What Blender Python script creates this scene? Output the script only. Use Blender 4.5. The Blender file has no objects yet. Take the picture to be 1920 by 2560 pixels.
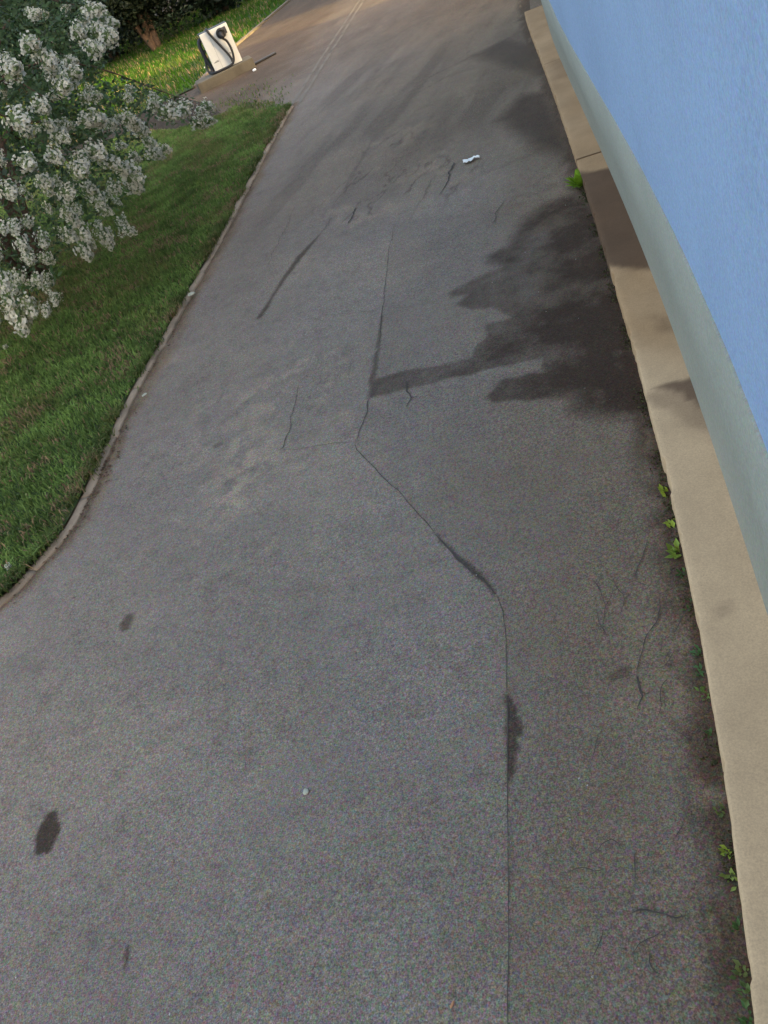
import bpy, bmesh, math, random
import numpy as np
from mathutils import Vector, Matrix

# ------------------------------------------------------------------ camera
SC = bpy.context.scene
CAM_H = 3.2
F = 2000.0                                   # focal length for a 2560 high picture
R = np.array([[0.92883264, -0.18862934, -0.31888698],
              [0.1154216, -0.67054451, 0.73283553],
              [-0.35206219, -0.717488, -0.60105173]])
cam_d = bpy.data.cameras.new('camera')
cam = bpy.data.objects.new('camera', cam_d)
SC.collection.objects.link(cam)
cam_d.sensor_fit = 'VERTICAL'
cam_d.sensor_height = 36.0
cam_d.sensor_width = 27.0
cam_d.lens = F / 2560 * 36.0
cam_d.clip_start = 0.05
cam_d.clip_end = 1500
m = Matrix.Identity(4)
for i in range(3):
    m[i][0], m[i][1], m[i][2] = R[i][0], -R[i][1], -R[i][2]
m[2][3] = CAM_H
cam.matrix_world = m
SC.camera = cam
SC.render.resolution_x, SC.render.resolution_y = 768, 1024

# ------------------------------------------------------------------ light
SUN_EL = math.radians(14.0)
sun_dir = Vector((0.88, -0.475, 0)).normalized() * math.cos(SUN_EL) + Vector((0, 0, math.sin(SUN_EL)))
world = bpy.data.worlds.new('World')
SC.world = world
world.use_nodes = True
wn = world.node_tree.nodes
sky = wn.new('ShaderNodeTexSky')
sky.sky_type = 'NISHITA'
sky.sun_disc = False
sky.sun_elevation = SUN_EL
sky.sun_rotation = math.atan2(sun_dir.x, sun_dir.y)
sky.air_density = 1.0
sky.dust_density = 7.0
sky.ozone_density = 0.0
wn['Background'].inputs['Strength'].default_value = 0.15
world.node_tree.links.new(sky.outputs[0], wn['Background'].inputs['Color'])
sl = bpy.data.lights.new('sun', 'SUN')
sl.energy = 1.15
sl.angle = math.radians(1.2)
sl.color = (1.0, 0.80, 0.30)
sun = bpy.data.objects.new('sun', sl)
SC.collection.objects.link(sun)
sun.rotation_euler = (-sun_dir).to_track_quat('-Z', 'Y').to_euler()
SC.view_settings.view_transform = 'Standard'
SC.view_settings.look = 'None'
SC.view_settings.exposure = 2.9
SC.view_settings.gamma = 1.0

# ------------------------------------------------------------------ helpers
C = SC.collection
rng = np.random.default_rng(7)
random.seed(7)


def at(px, py, z=0.0):
    """point of the place at height z that photograph position (px, py) shows"""
    d = R @ np.array([px - 960.0, py - 1280.0, F])
    t = (z - CAM_H) / d[2]
    return np.array([d[0] * t, d[1] * t, z])


def proj(P):
    P = np.atleast_2d(np.asarray(P, float))
    q = (P - np.array([0, 0, CAM_H])) @ R
    return np.stack([q[:, 0] / q[:, 2] * F + 960, q[:, 1] / q[:, 2] * F + 1280, q[:, 2]], 1)


def tag(o, label=None, cat=None, group=None, kind=None):
    if label: o['label'] = label
    if cat: o['category'] = cat
    if group: o['group'] = group
    if kind: o['kind'] = kind
    return o


def link(name, me, parent=None, mat=None):
    o = bpy.data.objects.new(name, me)
    C.objects.link(o)
    if parent: o.parent = parent
    if mat is not None and me is not None and not me.materials: me.materials.append(mat)
    return o


def empty(name, loc=(0, 0, 0), rz=0.0):
    o = bpy.data.objects.new(name, None)
    C.objects.link(o)
    o.location = loc
    o.rotation_euler = (0, 0, rz)
    o.empty_display_size = 0.1
    return o


def mesh_from(name, V, Fc, smooth=False):
    me = bpy.data.meshes.new(name)
    me.from_pydata([tuple(map(float, v)) for v in V], [], [tuple(map(int, f)) for f in Fc])
    if smooth:
        me.polygons.foreach_set('use_smooth', [True] * len(me.polygons))
    me.update()
    return me


def fast_mesh(name, V, loops, sizes, smooth=False):
    V = np.asarray(V, np.float32); loops = np.asarray(loops, np.int32).ravel()
    sizes = np.asarray(sizes, np.int32)
    me = bpy.data.meshes.new(name)
    me.vertices.add(len(V)); me.vertices.foreach_set('co', V.ravel())
    me.loops.add(len(loops)); me.loops.foreach_set('vertex_index', loops)
    me.polygons.add(len(sizes))
    st = np.concatenate([[0], np.cumsum(sizes)[:-1]]).astype(np.int32)
    me.polygons.foreach_set('loop_start', st)
    me.polygons.foreach_set('loop_total', sizes)
    if smooth: me.polygons.foreach_set('use_smooth', np.ones(len(sizes), bool))
    me.update(calc_edges=True)
    return me


def set_col(me, name, cols):
    a = me.color_attributes.new(name, 'FLOAT_COLOR', 'POINT')
    c = np.ones((len(me.vertices), 4), np.float32)
    c[:, :cols.shape[1]] = cols
    a.data.foreach_set('color', c.ravel())


_NG = np.random.default_rng(3).random((256, 256))


def vnoise(x, y):
    x = np.asarray(x, float); y = np.asarray(y, float)
    xi = np.floor(x).astype(int); yi = np.floor(y).astype(int)
    fx = x - xi; fy = y - yi
    fx = fx * fx * (3 - 2 * fx); fy = fy * fy * (3 - 2 * fy)
    a = _NG[xi & 255, yi & 255]; b = _NG[(xi + 1) & 255, yi & 255]
    c = _NG[xi & 255, (yi + 1) & 255]; d = _NG[(xi + 1) & 255, (yi + 1) & 255]
    return (a * (1 - fx) + b * fx) * (1 - fy) + (c * (1 - fx) + d * fx) * fy


def fbm(x, y, o=4):
    s = 0; a = 0.5; t = 0
    for k in range(o):
        s = s + a * vnoise(x * 2 ** k + 17.3 * k, y * 2 ** k + 5.1 * k); t += a; a *= 0.5
    return s / t


def sstep(e0, e1, v):
    t = np.clip((v - e0) / (e1 - e0), 0, 1)
    return t * t * (3 - 2 * t)


def poly_sdf(P, poly):
    """signed distance, negative inside"""
    poly = np.asarray(poly)[:, :2]
    d = np.full(len(P), 1e9); ins = np.zeros(len(P), bool)
    n = len(poly)
    for i in range(n):
        a = poly[i]; b = poly[(i + 1) % n]; e = b - a; w = P - a
        t = np.clip((w @ e) / max(e @ e, 1e-12), 0, 1)
        q = w - t[:, None] * e
        d = np.minimum(d, (q ** 2).sum(1))
        c = ((a[1] > P[:, 1]) != (b[1] > P[:, 1]))
        with np.errstate(divide='ignore', invalid='ignore'):
            xx = (b[0] - a[0]) * (P[:, 1] - a[1]) / (b[1] - a[1] if b[1] != a[1] else 1e-12) + a[0]
        ins ^= c & (P[:, 0] < xx)
    d = np.sqrt(d)
    return np.where(ins, -d, d)


def line_dist(P, pts, wid):
    """distance minus interpolated half width along a polyline"""
    pts = np.asarray(pts)[:, :2]; best = np.full(len(P), 1e9)
    for i in range(len(pts) - 1):
        a, b = pts[i], pts[i + 1]; e = b - a; w = P - a
        t = np.clip((w @ e) / max(e @ e, 1e-12), 0, 1)
        q = np.sqrt(((w - t[:, None] * e) ** 2).sum(1)) - (wid[i] * (1 - t) + wid[i + 1] * t)
        best = np.minimum(best, q)
    return best


# ------------------------------------------------------------------ materials
class NT:
    def __init__(s, name):
        s.m = bpy.data.materials.new(name); s.m.use_nodes = True
        s.t = s.m.node_tree; s.b = s.t.nodes['Principled BSDF']
        s.pos = s.n('ShaderNodeNewGeometry').outputs['Position']

    def n(s, typ, **kw):
        o = s.t.nodes.new(typ)
        for k, v in kw.items(): setattr(o, k, v)
        return o

    def l(s, a, b): s.t.links.new(a, b)

    def noise(s, scale, detail=4, rough=0.55, vec=None, out='Fac'):
        o = s.n('ShaderNodeTexNoise'); o.inputs['Scale'].default_value = scale
        o.inputs['Detail'].default_value = detail; o.inputs['Roughness'].default_value = rough
        s.l(vec if vec is not None else s.pos, o.inputs['Vector'])
        return o.outputs[out]

    def vor(s, scale, out='Color'):
        o = s.n('ShaderNodeTexVoronoi'); o.inputs['Scale'].default_value = scale
        s.l(s.pos, o.inputs['Vector']); return o.outputs[out]

    def ramp(s, fac, stops):
        o = s.n('ShaderNodeValToRGB'); e = o.color_ramp.elements
        while len(e) < len(stops): e.new(0.5)
        for i, (p, c) in enumerate(stops):
            e[i].position = p; e[i].color = (c[0], c[1], c[2], 1) if not isinstance(c, (int, float)) else (c, c, c, 1)
        s.l(fac, o.inputs['Fac']); return o.outputs['Color']

    def mix(s, fac, a, b, mode='MIX'):
        o = s.n('ShaderNodeMix', data_type='RGBA', blend_type=mode)
        for v, i in ((fac, 0), (a, 6), (b, 7)):
            if isinstance(v, (int, float)): o.inputs[i].default_value = v
            elif isinstance(v, tuple): o.inputs[i].default_value = (*v, 1)
            else: s.l(v, o.inputs[i])
        return o.outputs[2]

    def math(s, op, a, b=0.0):
        o = s.n('ShaderNodeMath', operation=op)
        for v, i in ((a, 0), (b, 1)):
            if isinstance(v, (int, float)): o.inputs[i].default_value = v
            else: s.l(v, o.inputs[i])
        return o.outputs[0]

    def attr(s, name):
        o = s.n('ShaderNodeAttribute'); o.attribute_name = name; return o.outputs['Color']

    def sep(s, c):
        o = s.n('ShaderNodeSeparateColor'); s.l(c, o.inputs[0]); return o.outputs

    def bump(s, h, strength=0.3, dist=0.01):
        o = s.n('ShaderNodeBump'); o.inputs['Strength'].default_value = strength
        o.inputs['Distance'].default_value = dist
        s.l(h, o.inputs['Height']); s.l(o.outputs[0], s.b.inputs['Normal'])

    def fin(s, col, rough=0.8, spec=0.3):
        if isinstance(col, tuple): s.b.inputs['Base Color'].default_value = (*col, 1)
        else: s.l(col, s.b.inputs['Base Color'])
        if isinstance(rough, (int, float)): s.b.inputs['Roughness'].default_value = rough
        else: s.l(rough, s.b.inputs['Roughness'])
        s.b.inputs['Specular IOR Level'].default_value = spec
        return s.m


def mat_asphalt():
    t = NT('asphalt')
    fine = t.ramp(t.noise(150, 3, 0.7), [(0.30, (0.099, 0.077, 0.059)), (0.5, (0.206, 0.161, 0.125)), (0.72, (0.352, 0.278, 0.220))])
    cells = t.vor(110)
    chroma = t.mix(0.28, fine, cells, 'OVERLAY')
    speck = t.ramp(t.vor(60, 'Distance'), [(0.0, 1.0), (0.07, 1.0), (0.11, 0.0)])
    sel = t.ramp(t.noise(38, 1), [(0.60, 0.0), (0.66, 1.0)])
    c = t.mix(t.math('MULTIPLY', t.math('MULTIPLY', speck, sel), 0.5), chroma, (0.50, 0.45, 0.38))
    coarse = t.ramp(t.noise(42, 3, 0.75), [(0.3, 0.74), (0.5, 1.0), (0.7, 1.26)])
    c = t.mix(1.0, c, coarse, 'MULTIPLY')
    big = t.ramp(t.noise(0.9, 6, 0.6), [(0.3, 0.90), (0.5, 1.0), (0.7, 1.08)])
    c = t.mix(1.0, c, big, 'MULTIPLY')
    mid = t.ramp(t.noise(7, 5, 0.65), [(0.3, 0.90), (0.5, 1.0), (0.72, 1.08)])
    c = t.mix(1.0, c, mid, 'MULTIPLY')
    r, g, b = t.sep(t.attr('wear'))[:3]
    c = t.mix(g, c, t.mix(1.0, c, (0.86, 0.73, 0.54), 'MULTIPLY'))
    c = t.mix(b, c, t.mix(1.0, c, (1.50, 1.44, 1.30), 'MULTIPLY'))
    c = t.mix(r, c, t.mix(1.0, c, (0.25, 0.205, 0.18), 'MULTIPLY'))
    rough = t.ramp(r, [(0.0, 0.94), (1.0, 0.85)])
    h = t.math('ADD', t.noise(150, 3, 0.7), t.math('MULTIPLY', t.noise(22, 3), 0.7))
    t.bump(h, 0.55, 0.006)
    return t.fin(c, rough, 0.12)


def mat_concrete(name, col, dark=0.72, stain=False):
    t = NT(name)
    n1 = t.ramp(t.noise(2.2, 6, 0.62), [(0.3, dark), (0.5, 0.97), (0.7, 1.1)])
    n2 = t.ramp(t.noise(130, 3, 0.7), [(0.3, 0.84), (0.5, 1.0), (0.7, 1.14)])
    c = t.mix(1.0, t.mix(1.0, col, n1, 'MULTIPLY'), n2, 'MULTIPLY')
    pits = t.ramp(t.vor(26, 'Distance'), [(0.0, 0.55), (0.05, 0.6), (0.09, 1.0)])
    c = t.mix(t.ramp(t.noise(6, 2), [(0.56, 0.0), (0.66, 0.9)]), c, t.mix(1.0, c, pits, 'MULTIPLY'))
    if stain:
        r, g, b = t.sep(t.attr('wear'))[:3]
        c = t.mix(g, c, t.mix(1.0, c, (0.62, 0.53, 0.42), 'MULTIPLY'))
        c = t.mix(r, c, t.mix(1.0, c, (0.30, 0.27, 0.28), 'MULTIPLY'))
    t.bump(t.noise(60, 5, 0.7), 0.35, 0.004)
    return t.fin(c, 0.9, 0.2)


def mat_plaster(name, col):
    t = NT(name)
    n1 = t.ramp(t.noise(0.8, 5, 0.6), [(0.3, 0.93), (0.6, 1.03)])
    n2 = t.ramp(t.noise(120, 3, 0.8), [(0.3, 0.85), (0.5, 1.0), (0.7, 1.14)])
    n3 = t.ramp(t.noise(28, 3, 0.75), [(0.3, 0.90), (0.5, 1.0), (0.7, 1.08)])
    c = t.mix(1.0, t.mix(1.0, t.mix(1.0, col, n1, 'MULTIPLY'), n2, 'MULTIPLY'), n3, 'MULTIPLY')
    c = t.mix(0.10, c, t.vor(90), 'OVERLAY')
    t.bump(t.noise(70, 4, 0.7), 0.10, 0.003)
    return t.fin(c, 0.85, 0.25)


def mat_plain(name, col, rough=0.6, var=0.15, scale=12, spec=0.4, coat=0.0):
    t = NT(name)
    n = t.ramp(t.noise(scale, 5, 0.6), [(0.3, 1 - var), (0.7, 1 + var)])
    c = t.mix(1.0, col, n, 'MULTIPLY')
    return t.fin(c, rough, spec)


def mat_attr(name, rough=0.7, trans=0.25, spec=0.25):
    """leaf-like material whose colour is the piece's own (vertex colour per leaf)"""
    t = NT(name)
    c = t.attr('tint')
    m_ = t.fin(c, rough, spec)
    tr = t.n('ShaderNodeBsdfTranslucent'); t.l(c, tr.inputs[0])
    mx = t.n('ShaderNodeMixShader'); mx.inputs[0].default_value = trans
    t.l(t.b.outputs[0], mx.inputs[1]); t.l(tr.outputs[0], mx.inputs[2])
    out = [n for n in t.t.nodes if n.type == 'OUTPUT_MATERIAL'][0]
    t.l(mx.outputs[0], out.inputs[0])
    return m_


def mat_soil():
    t = NT('soil')
    c = t.ramp(t.noise(9, 7, 0.68), [(0.3, (0.016, 0.010, 0.006)), (0.5, (0.038, 0.025, 0.015)), (0.72, (0.070, 0.048, 0.030))])
    c = t.mix(0.35, c, t.vor(45), 'OVERLAY')
    t.bump(t.noise(40, 6, 0.7), 0.8, 0.02)
    return t.fin(c, 0.95, 0.15)


def mat_turf():
    t = NT('turf_soil')
    c = t.ramp(t.noise(5, 6, 0.65), [(0.3, (0.034, 0.050, 0.016)), (0.55, (0.052, 0.076, 0.022)), (0.75, (0.100, 0.085, 0.045))])
    t.bump(t.noise(50, 5, 0.7), 0.8, 0.02)
    return t.fin(c, 0.95, 0.15)


M = dict(
    asphalt=mat_asphalt(),
    kerb=mat_concrete('kerb_concrete', (0.54, 0.355, 0.20), 0.85, stain=True),
    edging=mat_concrete('edging_concrete', (0.33, 0.24, 0.16), 0.5),
    flush=mat_concrete('flush_concrete', (0.175, 0.142, 0.107), 0.55),
    plinth=mat_concrete('charger_plinth_concrete', (0.14, 0.116, 0.08), 0.7),
    wall=mat_plaster('blue_plaster', (0.275, 0.365, 0.512)),
    skirting=mat_plaster('grey_green_plaster', (0.290, 0.278, 0.222)),
    soil=mat_soil(), turf=mat_turf(),
    crack=mat_plain('crack_shade', (0.075, 0.060, 0.050), 0.95, 0.3, 30, 0.1),
    leaf=mat_attr('leaf', 0.6, 0.3), petal=mat_attr('petal', 0.8, 0.35, 0.1),
    grass=mat_attr('grass_blade', 0.7, 0.35, 0.15),
    bark=mat_plain('bark', (0.10, 0.065, 0.045), 0.9, 0.35, 25, 0.1),
    cabinet=mat_plain('cabinet_paint', (0.62, 0.61, 0.56), 0.5, 0.05, 4, 0.4),
    black=mat_plain('black_rubber', (0.018, 0.018, 0.020), 0.55, 0.2, 20, 0.4),
    darkmetal=mat_plain('dark_metal', (0.045, 0.045, 0.05), 0.5, 0.2, 8, 0.5),
    print=mat_plain('grey_print', (0.10, 0.10, 0.10), 0.6, 0.1, 8, 0.2),
    paper=mat_plain('paper', (0.82, 0.80, 0.74), 0.8, 0.08, 20, 0.2),
    stone=mat_plain('pale_stone', (0.42, 0.40, 0.30), 0.8, 0.25, 30, 0.2),
    roof=mat_plain('roof_felt', (0.10, 0.10, 0.11), 0.9, 0.2, 3, 0.2),
    render=mat_plaster('cream_plaster', (0.50, 0.46, 0.38)),
)

# ------------------------------------------------------------------ layout curves (metres)
KERB_Z = 0.12
kerb_px = [(1310, 29), (1365, 179), (1440, 399), (1498, 579), (1568, 810), (1643, 1104), (1690, 1299), (1734, 1494),
           (1764, 1668), (1792, 1822), (1832, 2070), (1856, 2292), (1883, 2560)]
base_px = [(1365, 29), (1411, 168), (1487, 324), (1521, 417), (1597, 602), (1654, 735), (1725, 943), (1773, 1086),
           (1821, 1230), (1868, 1377), (1912, 1529)]
kerb_pts = np.array([at(*p, KERB_Z) for p in kerb_px])[::-1]
base_pts = np.array([at(*p, KERB_Z) for p in base_px])[::-1]
SK_Z = 1.17
blue_px = [(1377, 17), (1423, 110), (1539, 312), (1608, 446), (1712, 654), (1770, 781), (1834, 925), (1894, 1104)]
blue_pts = np.array([at(*p, SK_Z) for p in blue_px])[::-1]


def smooth_fn(pts, deg=4, ends=()):
    y = np.concatenate([pts[:, 1], [e[0] for e in ends]]); x = np.concatenate([pts[:, 0], [e[1] for e in ends]])
    k = np.polyfit(y, x, deg)
    return lambda v: np.polyval(k, v)


_kf = smooth_fn(kerb_pts, 5)
_bf = smooth_fn(base_pts, 4)
_uf = smooth_fn(blue_pts, 3)
Y_END = 17.2


def kerb_x(y):
    y = np.asarray(y, float); yc = np.clip(y, 0.9, 16.9)
    return _kf(yc)


def base_x(y):
    y = np.asarray(y, float); yc = np.clip(y, 2.53, 16.2)
    return _bf(yc) - 0.03 * np.maximum(y - 16.2, 0)


def blue_x(y):
    y = np.asarray(y, float); yc = np.clip(y, 2.47, 10.9)
    return _uf(yc) + (base_x(y) - base_x(yc))


lawn_px = [(735, 265), (675, 370), (600, 520), (535, 640), (470, 760), (405, 880), (350, 970), (300, 1080), (250, 1190),
           (190, 1320), (100, 1420), (0, 1530)]
lawn_pts = np.array([at(*p) for p in lawn_px])[::-1]


def resample(pts, step):
    pts = np.asarray(pts, float)
    s = np.concatenate([[0], np.cumsum(np.linalg.norm(np.diff(pts, axis=0), axis=1))])
    n = max(2, int(s[-1] / step) + 1); q = np.linspace(0, s[-1], n)
    return np.stack([np.interp(q, s, pts[:, i]) for i in range(pts.shape[1])], 1)


def chaikin(p, n=2):
    p = np.asarray(p, float)
    for _ in range(n):
        a = p[:-1] * 0.75 + p[1:] * 0.25; b = p[:-1] * 0.25 + p[1:] * 0.75
        q = np.empty((2 * len(a), p.shape[1])); q[0::2] = a; q[1::2] = b
        p = np.vstack([p[:1], q, p[-1:]])
    return p


lawn_ext = np.vstack([[[-5.6, 2.9, 0], [-7.5, 1.9, 0]][::-1], lawn_pts])
lawn_edge = resample(chaikin(lawn_ext, 3), 0.08)

# ------------------------------------------------------------------ ground and driveway
g = mesh_from('ground', [(-700, -300, -0.06), (700, -300, -0.06), (700, 1100, -0.06), (-700, 1100, -0.06)], [(0, 1, 2, 3)])
tag(link('ground', g, mat=M['soil']), kind='structure')

ys = [-3.0, -1.0, 0.0]
while ys[-1] < 31: ys.append(ys[-1] + max(0.013, 0.0036 * (ys[-1] + 1.4)))
ys += [33, 36, 40, 46, 55, 70]
ys = np.array(ys)
xs = np.concatenate([[-30, -20, -14, -12, -11], np.arange(-10.5, -5.5, 0.10), np.arange(-5.5, 0.35, 0.0155), [0.5]])
GX, GY = np.meshgrid(xs, ys)
P2 = np.stack([GX.ravel(), GY.ravel()], 1)
jx = (fbm(P2[:, 0] * 6, P2[:, 1] * 6, 4) - 0.5); jy = (fbm(P2[:, 0] * 6 + 40, P2[:, 1] * 6 + 9, 4) - 0.5)
PJ = P2 + 0.10 * np.stack([jx, jy], 1)
PF = P2 + 0.035 * np.stack([fbm(P2[:, 0] * 25, P2[:, 1] * 25, 3) - 0.5, fbm(P2[:, 0] * 25 + 7, P2[:, 1] * 25 + 3, 3) - 0.5], 1)


def W(px): return np.array([at(*p) for p in px])[:, :2]


wet_main = W([(1446, 477), (1400, 495), (1350, 515), (1305, 548), (1278, 586), (1262, 612), (1213, 640), (1218, 659), (1250, 668), (1200, 690),
              (1150, 712), (1121, 732), (1124, 746), (1164, 740), (1143, 759), (1180, 775), (1235, 767), (1278, 792),
              (1216, 811), (1218, 835), (1191, 862), (1178, 893), (1100, 910), (1001, 929), (940, 948), (948, 868),
              (936, 915), (920, 998), (1001, 976), (1050, 965), (1175, 933), (1278, 911), (1354, 897), (1360, 927),
              (1251, 949), (1218, 987), (1235, 1003), (1305, 1003), (1414, 993), (1425, 1036), (1500, 1040), (1680, 1040), (1640, 800), (1560, 560)])
sdw = poly_sdf(P2 + 0.06 * np.stack([jx, jy], 1), wet_main); up_ = sstep(6.0, 9.5, P2[:, 1])
up_ = np.maximum(up_, 0.55 * sstep(0.75, 0.3, kerb_x(P2[:, 1]) - P2[:, 0]) * sstep(5.6, 5.0, P2[:, 1]))
wet = sstep(0.03 + 0.25 * up_, -0.03 - 0.25 * up_, sdw) * (0.84 + 0.75 * (fbm(P2[:, 0] * 3.2, P2[:, 1] * 3.2) - 0.5) + 0.35 * (fbm(P2[:, 0] * 14, P2[:, 1] * 14, 3) - 0.5))
# deeper wet by the kerb
kd = kerb_x(P2[:, 1]) - P2[:, 0]
wet = wet * np.where(wet > 0, 0.85 + 0.35 * sstep(0.9, 0.1, kd), 1)


def streak(pts, wid, amt, soft=0.03, PP=PJ):
    """wear along a line; widths in metres"""
    return amt * sstep(soft, -soft, line_dist(PP, W(pts), wid))


def spot(c, a, b, ang, amt, soft=0.25, PP=PF):
    o = W([c])[0]; ca, sa = math.cos(ang), math.sin(ang); d = PP - o
    u = d[:, 0] * ca + d[:, 1] * sa; v = -d[:, 0] * sa + d[:, 1] * ca
    return amt * sstep(1 + soft, 1 - soft, np.sqrt((u / a) ** 2 + (v / b) ** 2))


def blot(c, rx, ry, ang, amt, soft=0.02, PP=PF):
    ca, sa = math.cos(ang), math.sin(ang)
    o = [(c[0] + rx * math.cos(k / 20 * 6.2832) * ca - ry * math.sin(k / 20 * 6.2832) * sa, c[1] + rx * math.cos(k / 20 * 6.2832) * sa + ry * math.sin(k / 20 * 6.2832) * ca) for k in range(20)]
    return amt * sstep(soft, -soft, poly_sdf(PP, W(o)))


def mx(*a):
    r_ = a[0]
    for k in a[1:]: r_ = np.maximum(r_, k)
    return r_


wet = mx(wet,
         streak([(800, 585), (752, 640), (708, 700), (681, 743), (665, 770), (649, 792)], [0.01, 0.05, 0.035, 0.02, 0.035, 0.04], 0.85, 0.03, PF),
         streak([(830, 545), (800, 585)], [0.02, 0.02], 0.5),
         streak([(860, 480), (885, 430), (920, 370), (945, 310)], [0.02, 0.05, 0.04, 0.02], 0.45, 0.05),
         streak([(955, 790), (945, 870), (930, 960)], [0.01, 0.02, 0.03], 0.7, 0.02, PF),
         streak([(1090, 1335), (1150, 1400), (1200, 1440), (1240, 1485)], [0.004, 0.016, 0.022, 0.006], 0.8, 0.014, PF),
         0.85 * sstep(0.014, -0.012, poly_sdf(PF, W([(1264, 1735), (1284, 1748), (1292, 1790), (1312, 1812), (1296, 1850), (1290, 1905), (1280, 1965), (1268, 1930), (1263, 1820)]))),
         streak([(1276, 2100), (1280, 2180)], [0.008, 0.008], 0.6, 0.015, PF),
         blot((120, 2085), 58, 27, 1.9, 0.98, 0.012), blot((316, 1558), 26, 13, 2.1, 0.75), blot((317, 2395), 34, 5, 1.65, 0.75, 0.006),
         spot((545, 1112), 0.05, 0.04, 0.0, 0.5), spot((565, 1440), 0.06, 0.03, 0.6, 0.3), spot((182, 1496), 0.015, 0.012, 0, 0.7),
         spot((1550, 1683), 0.07, 0.03, 0.4, 0.5), spot((1560, 2250), 0.05, 0.025, 0.4, 0.3),
         # worn and stained far stretch
         0.85 * sstep(0.22, -0.2, poly_sdf(PJ, W([(1240, 300), (1300, 235), (1375, 225), (1420, 330), (1440, 400), (1330, 370)]))),
         0.75 * sstep(0.3, -0.2, poly_sdf(PJ, W([(1180, 140), (1270, 95), (1345, 110), (1380, 190), (1290, 180)]))),
         streak([(985, 235), (1080, 190), (1180, 140), (1240, 115)], [0.03, 0.06, 0.08, 0.05], 0.45, 0.08),
         streak([(1040, 235), (1120, 190), (1220, 160)], [0.03, 0.05, 0.05], 0.4, 0.06),
         streak([(1000, 395), (1030, 378), (1055, 372)], [0.03, 0.04, 0.02], 0.6, 0.04),
         streak([(1010, 412), (1040, 405), (1110, 370), (1150, 355)], [0.03, 0.02, 0.02, 0.01], 0.4, 0.04),
         streak([(1500, 330), (1290, 400), (1200, 440)], [0.05, 0.04, 0.01], 0.35, 0.06),
         streak([(830, 290), (960, 330), (1060, 300)], [0.1, 0.25, 0.1], 0.25, 0.25),
         )
# long smeared tyre-like streaks in the far stretch
far = sstep(8.5, 12, P2[:, 1]) * sstep(27, 20, P2[:, 1]) * sstep(-5.2, -4.2, P2[:, 0])
st = fbm(P2[:, 0] * 2.2 - P2[:, 1] * 0.5, P2[:, 1] * 0.35 + P2[:, 0] * 0.25, 4)
wet = np.maximum(wet, far * (0.16 + 0.24 * sstep(0.46, 0.68, st)))
# speckled grime in lane
wet = np.maximum(wet, 0.14 * sstep(0.58, 0.70, fbm(P2[:, 0] * 11, P2[:, 1] * 11)))
# broken, scuffed repair in the far centre
rep = sstep(0.8, -0.6, poly_sdf(PJ, W([(790, 520), (830, 400), (960, 320), (1120, 310), (1230, 360), (1190, 460), (1000, 540), (860, 580)])))
rg = 1 - 2 * np.abs(fbm(P2[:, 0] * 2.6 - P2[:, 1] * 0.9, P2[:, 1] * 1.1 + P2[:, 0] * 1.3, 4) - 0.5)
wet = np.maximum(wet, 0.55 * rep * sstep(0.915, 0.985, rg) * sstep(0.38, 0.56, fbm(P2[:, 0] * 1.7 + 4, P2[:, 1] * 1.7)))
rg2 = 1 - 2 * np.abs(fbm(P2[:, 0] * 1.3 - P2[:, 1] * 0.35 + 60, P2[:, 1] * 0.5 + P2[:, 0] * 0.5 + 20, 4) - 0.5)
wet = np.maximum(wet, 0.24 * far * sstep(0.90, 0.985, rg2))
# damp mossy gutter along the kerb
edge_n = fbm(P2[:, 0] * 8 + 3, P2[:, 1] * 4 + 11)
resurf = W([(985, 560), (962, 720), (947, 868), (922, 998), (888, 1105), (920, 1155), (1010, 1243), (1090, 1335), (1200, 1442), (1258, 1530), (1268, 1740), (1271, 2100), (1272, 2700), (2200, 2700), (1700, 1040), (1446, 477)])
wet = np.maximum(wet, 0.13 * sstep(0.008, -0.008, poly_sdf(P2, resurf)))
gut = sstep(0.24, 0.02, kd + 0.24 * (edge_n - 0.5)) * (kd > -0.1)
wet = np.maximum(wet, 0.78 * gut * sstep(0.25, 0.5, edge_n + 0.1))
dirt_glow = np.clip(0.55 * sstep(1.5, 0.1, kd + 1.2 * (fbm(P2[:, 0] * 1.5, P2[:, 1] * 1.5) - 0.5)), 0, 1)  # warm light on the kerb side, painted in as a brown tint
dirt_glow = np.maximum(dirt_glow, 0.75 * gut)
dirt_glow = np.maximum(dirt_glow, 0.5 * far * sstep(-4.6, -1.5, P2[:, 0]))  # grime and painted warm light toward the far right
# dirty channel along the lawn edging
le = line_dist(P2, lawn_edge, np.zeros(len(lawn_edge))) if False else None
lx = np.interp(P2[:, 1], lawn_edge[:, 1], lawn_edge[:, 0])
ld = P2[:, 0] - lx
dirt_glow = np.maximum(dirt_glow, 0.8 * sstep(0.22, 0.02, ld + 0.25 * (fbm(P2[:, 0] * 5, P2[:, 1] * 3) - 0.5)) * (P2[:, 1] < 17.5) * (P2[:, 1] > 2.5))
wet = np.maximum(wet, 0.34 * sstep(0.10, 0.0, ld + 0.16 * (fbm(P2[:, 0] * 9, P2[:, 1] * 4) - 0.5)) * (P2[:, 1] < 17.5) * (P2[:, 1] > 2.5))
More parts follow.
